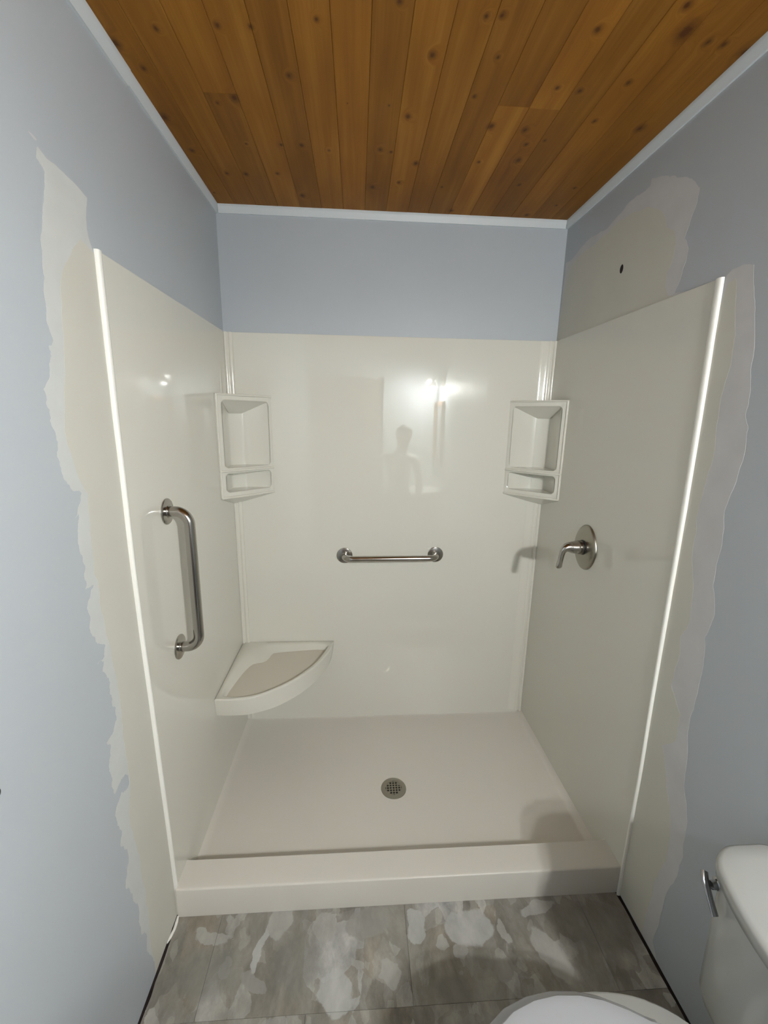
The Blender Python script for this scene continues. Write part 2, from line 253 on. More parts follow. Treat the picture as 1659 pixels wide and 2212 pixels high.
# stone-look vinyl: broken stones of many sizes in grey, beige and pale tones
def vinyl():
    m_ = bpy.data.materials.new('stone_vinyl'); m_.use_nodes = True; nt = m_.node_tree; N = nt.nodes; Lk = nt.links.new
    b = N['Principled BSDF']; geo = N.new('ShaderNodeNewGeometry'); oi = N.new('ShaderNodeObjectInfo')
    r3 = N.new('ShaderNodeCombineXYZ'); Lk(oi.outputs['Random'], r3.inputs[2])
    rs = N.new('ShaderNodeVectorMath'); rs.operation = 'SCALE'; rs.inputs['Scale'].default_value = 9; Lk(r3.outputs[0], rs.inputs[0])
    p0 = N.new('ShaderNodeVectorMath'); Lk(geo.outputs['Position'], p0.inputs[0]); Lk(rs.outputs[0], p0.inputs[1])
    wn = N.new('ShaderNodeTexNoise'); wn.inputs['Scale'].default_value = 12; wn.inputs['Detail'].default_value = 5; wn.inputs['Roughness'].default_value = .62; Lk(p0.outputs[0], wn.inputs['Vector'])
    wsb = N.new('ShaderNodeVectorMath'); wsb.operation = 'SUBTRACT'; wsb.inputs[1].default_value = (.5, .5, .5); Lk(wn.outputs['Color'], wsb.inputs[0])
    wsc = N.new('ShaderNodeVectorMath'); wsc.operation = 'SCALE'; wsc.inputs['Scale'].default_value = .032; Lk(wsb.outputs[0], wsc.inputs[0])
    p1 = N.new('ShaderNodeVectorMath'); Lk(p0.outputs[0], p1.inputs[0]); Lk(wsc.outputs[0], p1.inputs[1])
    mpn = N.new('ShaderNodeMapping'); mpn.inputs['Rotation'].default_value = (0, 0, .9); mpn.inputs['Scale'].default_value = (1, .55, 1); Lk(p1.outputs[0], mpn.inputs[0])
    def vor(scale, feat='F1'):
        v = N.new('ShaderNodeTexVoronoi'); v.inputs['Scale'].default_value = scale; v.feature = feat; v.inputs['Randomness'].default_value = 1
        Lk(mpn.outputs[0], v.inputs['Vector']); return v
    def ramp(src, stops, interp='CONSTANT'):
        r = N.new('ShaderNodeValToRGB'); r.color_ramp.interpolation = interp; el = r.color_ramp.elements
        el[0].position = stops[0][0]; el[0].color = (*stops[0][1], 1); el[1].position = stops[1][0]; el[1].color = (*stops[1][1], 1)
        for p_, c_ in stops[2:]: q = el.new(p_); q.color = (*c_, 1)
        Lk(src, r.inputs[0]); return r
    def red(v):
        s = N.new('ShaderNodeSeparateColor'); Lk(v.outputs['Color'], s.inputs[0]); return s
    vb = vor(7.5); sb = red(vb); vs = vor(22); ss = red(vs); vt = vor(48); st = red(vt)
    big = ramp(sb.outputs[0], [(0, (.20, .185, .16)), (.2, (.235, .225, .20)), (.38, (.175, .163, .143)), (.54, (.25, .238, .212)), (.68, (.21, .186, .148)), (.80, (.40, .40, .385)), (.88, (.225, .215, .20)), (.95, (.32, .312, .29))])
    sml = ramp(ss.outputs[0], [(0, (.21, .19, .16)), (.22, (.40, .395, .37)), (.36, (.17, .155, .132)), (.55, (.29, .27, .235)), (.7, (.235, .205, .16)), (.88, (.46, .455, .43))])
    # where the rubble of small stones shows between the large ones
    de = vor(7.5, 'DISTANCE_TO_EDGE')
    nz = N.new('ShaderNodeTexNoise'); nz.inputs['Scale'].default_value = 7; nz.inputs['Detail'].default_value = 3; Lk(p0.outputs[0], nz.inputs['Vector'])
    thr = N.new('ShaderNodeMapRange'); thr.inputs[1].default_value = .35; thr.inputs[2].default_value = .65; thr.inputs[3].default_value = 0; thr.inputs[4].default_value = .42; Lk(nz.outputs[0], thr.inputs[0])
    ms_ = N.new('ShaderNodeMath'); ms_.operation = 'LESS_THAN'; Lk(de.outputs['Distance'], ms_.inputs[0]); 
    tsc = N.new('ShaderNodeMath'); tsc.operation = 'MULTIPLY'; tsc.inputs[1].default_value = 1; Lk(thr.outputs[0], tsc.inputs[0]); Lk(tsc.outputs[0], ms_.inputs[1])
    pick = N.new('ShaderNodeMath'); pick.operation = 'GREATER_THAN'; pick.inputs[1].default_value = .40; Lk(ss.outputs[1], pick.inputs[0])
    an = N.new('ShaderNodeMath'); an.operation = 'MULTIPLY'; Lk(ms_.outputs[0], an.inputs[0]); Lk(pick.outputs[0], an.inputs[1])
    fa = N.new('ShaderNodeMath'); fa.operation = 'MULTIPLY'; fa.inputs[1].default_value = .70; Lk(an.outputs[0], fa.inputs[0])
    mx = N.new('ShaderNodeMix'); mx.data_type = 'RGBA'; Lk(fa.outputs[0], mx.inputs[0]); Lk(big.outputs[0], mx.inputs[6]); Lk(sml.outputs[0], mx.inputs[7])
    # cloudy tone inside each stone
    cn = N.new('ShaderNodeTexNoise'); cn.inputs['Scale'].default_value = 16; cn.inputs['Detail'].default_value = 6; cn.inputs['Roughness'].default_value = .65; Lk(mpn.outputs[0], cn.inputs['Vector'])
    cm = N.new('ShaderNodeMapRange'); cm.inputs[1].default_value = .3; cm.inputs[2].default_value = .7; cm.inputs[3].default_value = .66; cm.inputs[4].default_value = 1.3; Lk(cn.outputs[0], cm.inputs[0])
    sc_ = N.new('ShaderNodeVectorMath'); sc_.operation = 'SCALE'; Lk(mx.outputs[2], sc_.inputs[0]); Lk(cm.outputs[0], sc_.inputs['Scale'])
    # sparse pale shards
    sh = N.new('ShaderNodeMath'); sh.operation = 'GREATER_THAN'; sh.inputs[1].default_value = .90; Lk(st.outputs[0], sh.inputs[0])
    shf = N.new('ShaderNodeMath'); shf.operation = 'MULTIPLY'; shf.inputs[1].default_value = .35; Lk(sh.outputs[0], shf.inputs[0])
    m2 = N.new('ShaderNodeMix'); m2.data_type = 'RGBA'; Lk(shf.outputs[0], m2.inputs[0]); Lk(sc_.outputs[0], m2.inputs[6]); m2.inputs[7].default_value = (.46, .45, .41, 1)
    # broad cloudy veining that softens many stones into one another
    vn = N.new('ShaderNodeTexNoise'); vn.inputs['Scale'].default_value = 5.5; vn.inputs['Detail'].default_value = 8; vn.inputs['Roughness'].default_value = .68; vn.inputs['Distortion'].default_value = 1.2; Lk(mpn.outputs[0], vn.inputs['Vector'])
    vr = ramp(vn.outputs[0], [(.30, (.16, .148, .125)), (.72, (.45, .445, .42)), (.42, (.215, .20, .168)), (.50, (.265, .255, .228)), (.58, (.235, .222, .19)), (.64, (.33, .325, .30))], 'LINEAR')
    sn = N.new('ShaderNodeTexNoise'); sn.inputs['Scale'].default_value = 3.2; sn.inputs['Detail'].default_value = 3; Lk(p0.outputs[0], sn.inputs['Vector'])
    sm = N.new('ShaderNodeMapRange'); sm.inputs[1].default_value = .38; sm.inputs[2].default_value = .62; sm.inputs[3].default_value = .12; sm.inputs[4].default_value = .72; Lk(sn.outputs[0], sm.inputs[0])
    m3 = N.new('ShaderNodeMix'); m3.data_type = 'RGBA'; Lk(sm.outputs[0], m3.inputs[0]); Lk(m2.outputs[2], m3.inputs[6]); Lk(vr.outputs[0], m3.inputs[7])
    # the large stones of the print, where they lie
    w2 = N.new('ShaderNodeTexNoise'); w2.inputs['Scale'].default_value = 26; w2.inputs['Detail'].default_value = 4; Lk(geo.outputs['Position'], w2.inputs['Vector'])
    w3 = N.new('ShaderNodeVectorMath'); w3.operation = 'SUBTRACT'; w3.inputs[1].default_value = (.5, .5, .5); Lk(w2.outputs['Color'], w3.inputs[0])
    w4 = N.new('ShaderNodeVectorMath'); w4.operation = 'SCALE'; w4.inputs['Scale'].default_value = .045; Lk(w3.outputs[0], w4.inputs[0])
    w5 = N.new('ShaderNodeVectorMath'); Lk(geo.outputs['Position'], w5.inputs[0]); Lk(w4.outputs[0], w5.inputs[1])
    cur = m3.outputs[2]
    COLS = [(.40, .405, .39), (.345, .34, .315), (.27, .262, .24), (.175, .165, .145), (.19, .185, .165)]
    for (sx_, sy_, rx_, ry_, ra_, ci_) in STONES:
        mpg = N.new('ShaderNodeMapping'); mpg.vector_type = 'TEXTURE'; mpg.inputs['Location'].default_value = (sx_, sy_, 0); mpg.inputs['Rotation'].default_value = (0, 0, ra_); mpg.inputs['Scale'].default_value = (rx_, ry_, 1)
        Lk(w5.outputs[0], mpg.inputs[0])
        fl_ = N.new('ShaderNodeVectorMath'); fl_.operation = 'MULTIPLY'; fl_.inputs[1].default_value = (1, 1, 0); Lk(mpg.outputs[0], fl_.inputs[0])
        ln = N.new('ShaderNodeVectorMath'); ln.operation = 'LENGTH'; Lk(fl_.outputs[0], ln.inputs[0])
        mr = N.new('ShaderNodeMapRange'); mr.inputs[1].default_value = .93; mr.inputs[2].default_value = 1.03 if ci_ < 3 else 1.5; mr.inputs[3].default_value = .85 if ci_ < 3 else .7; mr.inputs[4].default_value = 0; Lk(ln.outputs['Value'], mr.inputs[0])
        mxs = N.new('ShaderNodeMix'); mxs.data_type = 'RGBA'; Lk(mr.outputs[0], mxs.inputs[0]); Lk(cur, mxs.inputs[6]); mxs.inputs[7].default_value = (*COLS[ci_], 1); cur = mxs.outputs[2]
    tw = N.new('ShaderNodeMapRange'); tw.inputs[1].default_value = .3; tw.inputs[2].default_value = .7; tw.inputs[3].default_value = .95; tw.inputs[4].default_value = 1.28; Lk(cn.outputs[0], tw.inputs[0])
    gn = N.new('ShaderNodeVectorMath'); gn.operation = 'SCALE'; Lk(tw.outputs[0], gn.inputs['Scale']); Lk(cur, gn.inputs[0])
    Lk(gn.outputs[0], b.inputs['Base Color']); b.inputs['Roughness'].default_value = .42
    return m_
M['vinyl'] = vinyl()

# ================================================================ STRUCTURE
def struct(o): o['kind'] = 'structure'; return o
wl = struct(box('wall_left', -0.1, 0, YF-.1, D+.1, 0.004, ZC+.1, M['paint']))
wr_ = struct(box('wall_right', W, W+.1, YF-.1, D+.1, 0.004, ZC+.1, M['paint']))
wb = struct(box('wall_back', -0.0, W, D, D+.1, 0.004, ZC+.1, M['paint']))
# entry wall behind the photographer, with a doorway
DX0, DX1, DZ = 0.05, 0.90, 2.09
bm = bmesh.new()
box_bm(bm, 0, DX0, YF-.1, YF, 0, ZC+.1); box_bm(bm, DX1, W, YF-.1, YF, 0, ZC+.1); box_bm(bm, DX0, DX1, YF-.1, YF, DZ, ZC+.1)
struct(fin('wall_front', bm, M['paint']))
dr = struct(box('door_1', DX0+.005, DX1-.005, YF-.07, YF-.03, 0.005, DZ-.005, M['door']))
for (a, b_, c_, d_) in ((.12, .40, .2, .95), (.45, .73, .2, .95), (.12, .40, 1.1, 1.95), (.45, .73, 1.1, 1.95)):
    box('door_panel', DX0+a, DX0+b_, YF-.032, YF-.022, c_, d_, M['door'], dr, .006)
bm = bmesh.new(); tube_bm(bm, [(DX1-.08, YF-.03, 1), (DX1-.08, YF+.03, 1)], .025); fin('door_knob', bm, M['nickel'], dr)

# ceiling: pine boards running away from the door
ce = struct(box('ceiling', -0.1, W+.1, YF-.1, D+.1, ZC+.012, ZC+.05, M['dark']))
PX = [-0.02] + [0.082+.0905*k for k in range(16)] + [W+.02]
TONE = [(.45, .30), (.50, .4), (.30, .66), (.55, .45), (.30, .30), (.60, .5), (.80, .72), (.35, .35), (.62, .55), (.50, .40), (.30, .28), (.78, .30), (.52, .75), (.22, .22), (.50, .5), (.32, .32), (.26, .26), (.3, .3), (.3, .3)]   # how pale each board is: far piece, near piece
def plank(x0, x1, y0, y1, tone):
    g = 0.0002
    bm = bmesh.new(); z0 = ZC + random.uniform(-.0004, .0004)
    c = .0011; X0, X1 = x0+g, x1-g
    # V-grooved lower face: chamfered long edges
    sec = [(X0, z0+.014), (X0, z0+c), (X0+c, z0), (X1-c, z0), (X1, z0+c), (X1, z0+.014)]
    loft_bm(bm, [[(a, y0+g, z) for a, z in sec], [(a, y1-g, z) for a, z in sec]])
    o = fin('plank', bm, M['pine'], ce); o.color = (1, 1, 1, tone); return o
for k in range(len(PX)-1):
    cut = {2: .289, 11: .268, 12: .270, 5: -.62, 8: -1.1, 14: -.5, 0: -.9, 9: -.35}.get(k)
    tf, tn_ = TONE[k]
    if cut is None: plank(PX[k], PX[k+1], YF, D, tf)
    else: plank(PX[k], PX[k+1], cut, D, tf); plank(PX[k], PX[k+1], YF, cut, tn_)

# small white moulding where walls meet the boards
def cove(name, a, b_, inward, h=.032, t=.013):
    a = Vector(a); b_ = Vector(b_); n = Vector(inward)
    sec = [(0, 0), (t, 0), (t, -h*.25), (t*.92, -h*.35), (t*.55, -h*.8), (t*.4, -h), (0, -h)]
    bm = bmesh.new(); loft_bm(bm, [[a + n*u + Vector((0, 0, v)) for u, v in sec], [b_ + n*u + Vector((0, 0, v)) for u, v in sec]])
    return struct(auto(fin(name, bm, M['trim']), 25))
cove('trim_1', (0, .228, ZC), (0, D, ZC), (1, 0, 0))
cove('trim_2', (0.001, YF, ZC-.0005), (-0.0005, .226, ZC-.0005), (1, 0, 0), h=.036, t=.015)
cove('trim_3', (0.013, D, ZC), (W-.013, D, ZC), (0, -1, 0))
cove('trim_4', (W, YF, ZC), (W, D, ZC), (-1, 0, 0))

# floor: subfloor with vinyl tiles stopping short of the walls
fl = struct(box('floor', -0.1, W+.1, YF-.1, D+.1, -.06, -.006, M['subfloor']))
def tile(x0, x1, y0, y1):
    g = .0004
    # the outer edge along a wall is cut a little unevenly
    n = 10; top = []
    def jag(s): return random.uniform(-.0022, .0022)*s
    le = x0 < .03; re = x1 > W-.03
    ys = [y0+g+(y1-y0-2*g)*i/n for i in range(n+1)]
    L = [(x0+g+(jag(1) if le else 0), y) for y in ys]; Rr = [(x1-g+(jag(1) if re else 0), y) for y in ys]
    ring = L + Rr[::-1]
    bm = bmesh.new(); loft_bm(bm, [[(x, y, -.006) for x, y in ring], [(x, y, 0) for x, y in ring]])
    fin('tile', bm, M['vinyl'], fl)
y = 0.0475; row = 0
while y > YF+.02:
    y1 = y; y0 = max(y-.305, YF+.008); off = .76 if row % 2 == 0 else .455
    xs = [.007] + [x for x in [off-.61, off, off+.61, off+1.22] if .02 < x < W-.02] + [W-.008]
    for a, b_ in zip(xs, xs[1:]): tile(a, b_, y0, y1)
    y -= .305; row += 1

# ---- joint compound and bare drywall left on the side walls
def frac(poly, amp, depth, seed, closed=True):
    rd = random.Random(seed); p_ = list(poly)
    for _ in range(depth):
        q = []; n = len(p_)
        for i in range(n if closed else n-1):
            a = p_[i]; b_ = p_[(i+1) % n]; q.append(a)
            L = math.hypot(b_[0]-a[0], b_[1]-a[1]); k = rd.uniform(-amp, amp)*L
            if L > .004: q.append(((a[0]+b_[0])/2 - (b_[1]-a[1])/max(L, 1e-6)*k, (a[1]+b_[1])/2 + (b_[0]-a[0])/max(L, 1e-6)*k))
        if not closed: q.append(p_[-1])
        p_ = q
    return p_
def patch(name, poly, side, t, material, label=None):
    """thin skim layer on a side wall; poly in (y, z)"""
    x0 = 0 if side == 'L' else W; x1 = t if side == 'L' else W-t
    # drop duplicate points, then triangulate the outline explicitly
    q = []
    for p_ in poly:
        if not q or math.dist(p_, q[-1]) > 2e-4: q.append(p_)
    poly = q; n = len(poly)
    tris = tessellate_polygon([[Vector((y, z, 0)) for y, z in poly]])
    v = [(x1, y, z) for y, z in poly]*2 + [(x0, y, z) for y, z in poly]
    f = []
    for t_ in tris:
        a, b_, c_ = (Vector(v[k]) for k in t_)
        nx = (b_-a).cross(c_-a).x
        if abs(nx) < 1e-12: continue
        want = 1 if side == 'L' else -1
        f.append(tuple(t_) if nx*want > 0 else tuple(t_)[::-1])
    for i in range(n): f.append((n+i, n+(i+1) % n, 2*n+(i+1) % n, 2*n+i))
    me = bpy.data.meshes.new(name); me.from_pydata(v, [], f); me.update()
    for p_ in me.polygons: p_.use_smooth = False
    o = link(name, me, material, wl if side == 'L' else wr_)
    if label: o['label'] = label
    return o
pe = [(.004, 1.95), (.004, .10), (.004, .008), (-.17, .008)]
o1 = frac(OUTL[:14], .08, 3, 1, False)[:-1] + frac(OUTL[13:], .20, 4, 2, False)
patch('joint_compound', o1 + [(-.150, .006), (.006, .006), (.006, 1.985)] + [(a, b_) for a, b_ in frac(TOPR, .05, 2, 3, False)[::-1]], 'L', .0003, M['mud'], 'pale ragged band of joint compound')
patch('bare_drywall', frac(INL, .06, 3, 4, False) + [(-.150, .0062), (.0058, .0062), (.0058, 1.978)], 'L', .0005, M['primer'], 'beige strip of bare drywall beside the shower panel')
patch('compound_smear', frac(STREAK, .1, 2, 5), 'L', .0003, M['mud_thin'])
for (py, pz, s) in ((-.39, 2.075, .011), (-.43, 2.03, .006), (-.425, 2.015, .004)):
    patch('compound_smear', frac([(py+s*math.cos(a)*.7, pz+s*math.sin(a)*1.3) for a in [i*math.pi/4 for i in range(8)]], .3, 2, int(s*1e4)), 'L', .0003, M['mud_thin'])
yb = D-.0005
patch('joint_compound', frac(BLOBO, .09, 3, 6, False) + [(.10, 1.99), (yb, 1.99)], 'R', .00025, M['mud_thin'], 'pale feathered edge of the patched area')
patch('bare_drywall', frac(BLOBI, .07, 3, 7, False) + [(.16, 1.991), (yb, 1.991)], 'R', .0004, M['primer'], 'beige repaired drywall above the right panel')
patch('joint_compound', frac(STRIPO, .05, 3, 8, False) + [(-.2, .008), (.0, .008), (.0, 1.985)], 'R', .00025, M['mud_thin'], 'pale strip of joint compound beside the right panel')
patch('bare_drywall', frac(STRIPI, .06, 3, 9, False) + [(-.13, .009), (.002, .009), (.002, 1.93)], 'R', .0004, M['primer'])
patch('compound_smear', frac([(-.335, 1.245), (-.318, 1.215), (-.310, 1.18), (-.318, 1.12), (-.335, 1.07), (-.39, 1.03), (-.46, 1.06), (-.48, 1.17), (-.42, 1.26)], .10, 3, 10), 'R', .00025, M['mud_thin'])
# hole left for the shower arm
bm = bmesh.new(); lathe_bm(bm, [(.0, .0006), (.0092, .0006), (.0098, .0)], axis_m((W-.0003, .469, 2.158), (-1, 0, 0)) @ Matrix.Scale(1.5, 4, (1, 0, 0)), 24)
fin('pipe_hole', bm, M['dark'], wr_)['label'] = 'small dark hole for a shower arm'

# ================================================================ SHOWER
# pan with front threshold
def pan():
    def samp(ds): return sorted(set(round(d, 5) for d in ds))
    xa, xb = e+.0002, W-e-.0002; yb_ = D-e-.0002
    xs = samp([xa+t for t in (0, .002, .005, .009, .014, .020, .026, .032)] + [xb-t for t in (0, .002, .005, .009, .014, .020, .026, .032)] + [.05+.0475*i for i in range(31)])
    ys = samp([0, .0008, .0025, .005, .009, .03, .06, .085, .096, .101, .105, .108, .110, .1115, .113, .115, .119, .125, .135, .15] + [.18+.035*i for i in range(21)] + [yb_-.012, yb_-.006, yb_-.002, yb_])
    def h(x, y):
        sd = min(x-xa, xb-x); cs = max(0, 1-sd/.030)
        dd = math.hypot(x-.762, y-.456)
        fz = .0105 + .006*min(1, dd/.8)
        if dd < .058: fz = .0095
        fz += (.026 if x > .7 else .010)*cs**2.2 + .003*max(0, 1-(yb_-y)/.012)**2
        cz = ZT + .003*cs**2.2
        if y < .009: cz -= .006*(1-math.sqrt(max(0, 1-(1-y/.009)**2)))
        if y <= .096: return cz
        if y >= .119: return fz + .012*max(0, (.150-y)/.031)**2
        t = (y-.096)/.023; s = t*t*t*(t*(6*t-15)+10)
        return cz*(1-s)+(fz+.012)*s
    v = []; f = []; nx = len(xs); ny = len(ys)
    for y in ys:
        for x in xs: v.append((x, y, h(x, y)))
    for j in range(ny-1):
        for i in range(nx-1): f.append((j*nx+i, j*nx+i+1, (j+1)*nx+i+1, (j+1)*nx+i))
    # skirt down to the floor
    border = [i for i in range(nx)] + [j*nx+nx-1 for j in range(1, ny)] + [(ny-1)*nx+i for i in range(nx-2, -1, -1)] + [j*nx for j in range(ny-2, 0, -1)]
    base0 = len(v)
    for k in border: x, y, z = v[k]; v.append((x, y, .0005))
    n = len(border)
    for k in range(n): f.append((border[k], border[(k+1) % n], base0+(k+1) % n, base0+k))
    f.append(tuple(range(base0, base0+n)))
    o = pyd('shower_pan', v, f, M['base']); auto(o, 40); return o
pn = pan(); tag(pn, 'cream textured shower pan with raised front threshold and centre drain opening', 'shower base')

# drain strainer
dr_ = thing('drain_strainer', 'round metal shower drain strainer with a grid of square holes', 'drain', (.762, .456, .0097))
def dpart(n, bm, mt): o = fin(n, bm, mt, dr_); auto(o); return o
bm = bmesh.new(); lathe_bm(bm, [(.0365, .0005), (.0365, .0030), (.050, .0030), (.0555, .0018), (.0565, .0003)], None, 56); dpart('rim', bm, M['nickel'])
bm = bmesh.new(); lathe_bm(bm, [(0, .0003), (.0364, .0003), (.0364, .0006)], None, 40); dpart('well', bm, M['dark'])
bm = bmesh.new(); P_ = .0126; R_ = .0368
for k in (-2.5, -1.5, -.5, .5, 1.5, 2.5):
    c = k*P_; hl = math.sqrt(R_*R_-c*c)
    box_bm(bm, c-.0021, c+.0021, -hl, hl, .0008, .0029); box_bm(bm, -hl, hl, c-.0021, c+.0021, .0008, .0028)
for sx in (-1, 1):
    for sy in (-1, 1): box_bm(bm, min(sx*.019, sx*.028), max(sx*.019, sx*.028), min(sy*.019, sy*.028), max(sy*.019, sy*.028), .0008, .0027)
dpart('grid', bm, M['nickel'])

# wall panels: left, back, right
tl = thing('shower_wall_panel', 'glossy cream shower wall panel on the left wall, holding the long upright grab bar', 'wall panel', (0, .45, .0))
LS = [(0, .006, .018), (.07, .006, .017), (.345, 0, .010), (.80, -.012, 0), (1.036, -.019, -.009), (1.25, -.023, -.011), (1.44, -.021, -.009), (1.625, -.021, -.006), (ZS+.002, -.015, .002)]
RS = [(0, -.012, -.004), (.30, -.013, -.005), (.513, -.015, -.007), (.79, -.010, -.001), (1.10, -.009, .003), (1.39, -.008, .008), (1.65, -.004, .014), (ZS+.002, .004, .024)]
def sheet(side, S):
    """flat panel whose front edge follows the caulk line"""
    xs_ = (0, e) if side == 'L' else (W, W-e)
    ring = [(y0+.004, max(z, .001)) for z, y0, y1 in S[:-1]] + [(S[-1][1]+.004, ZS), (D, ZS), (D, .001)]
    bm = bmesh.new(); loft_bm(bm, [[(xs_[0], y, z) for y, z in ring], [(xs_[1], y, z) for y, z in ring]]); return fin('sheet', bm, M['acrylic'])
def strip(side, S, t):
    sg = 1 if side == 'L' else -1; xw = 0 if side == 'L' else W; rings = []
    import numpy as np
    zs = [z for z, _, _ in S]
    for i in range(41):
        z = max(.001, (ZS+.002)*i/40); ya = float(np.interp(z, zs, [q[1] for q in S])); yb_ = float(np.interp(z, zs, [q[2] for q in S])); m_ = yb_-ya; w_ = random.uniform(-.0003, .0003)
        sec = [(0, ya+w_), (t*.55, ya+w_), (t*.85, ya+m_*.12), (t, ya+m_*.3), (t, ya+m_*.7), (t*.93, ya+m_*.88), (e*.9, yb_), (0, yb_)]
        rings.append([(xw+sg*u, y, z) for u, y in sec])
    bm = bmesh.new(); loft_bm(bm, rings); return auto(fin('edge_strip', bm, M['caulk']), 60)
adopt(sheet('L', LS), tl)
o = adopt(strip('L', LS, .010), tl); o['label'] = 'bright white edge strip'
bm = bmesh.new(); tube_bm(bm, [(.004, .002, .002), (.006, -.015, .001), (.007, -.035, .0015), (.003, -.055, .001), (.0, -.072, .002)], .004, 10, True, [.003, .005, .0045, .005, .002]); adopt(fin('caulk_bead', bm, M['caulk']), tl)
tr_ = thing('shower_wall_panel', 'glossy cream shower wall panel on the right wall, holding the mixer handle', 'wall panel', (W, .45, .0))
adopt(sheet('R', RS), tr_)
o = adopt(strip('R', RS, .009), tr_); o['label'] = 'bright white edge strip'
tb = thing('shower_wall_panel', 'glossy cream shower wall panel across the back wall, holding the short level grab bar', 'wall panel', (W/2, D, .0))
adopt(box('sheet', e+.0005, W-e-.0005, D-e, D, 0.0165, ZS, M['acrylic'], None, .0006, 1), tb)
def corner_bead(x_out, s, wide):
    """moulded joint strip at a rear corner; x_out = corner x, s = +1 into the room from the left"""
    yb_ = D-e; bm = bmesh.new()
    sec = [(0, 0), (0, .016), (.003, .0175), (.008, .0165), (.011, .013), (.0125, .0085), (.015, .0075), (.018, .0085), (.020, .0105), (.024, .0115), (.029, .0105), (.033, .0075), (.035, .003), (.0355, 0)]
    if wide: sec = sec[:-3] + [(.030, .0100), (.034, .0065), (.036, .0058), (.045, .0045), (.058, .0022), (.070, .0006), (.071, 0)]
    pts = [(x_out+s*u, yb_-v) for u, v in sec]
    loft_bm(bm, [[(x, y, .034) for x, y in pts], [(x, y, ZS-.001) for x, y in pts]])
    o = fin('corner_bead', bm, M['acrylic_bead']); auto(o, 50); adopt(o, tb)
corner_bead(e+.0005, 1, False); corner_bead(W-e-.0005, -1, True)

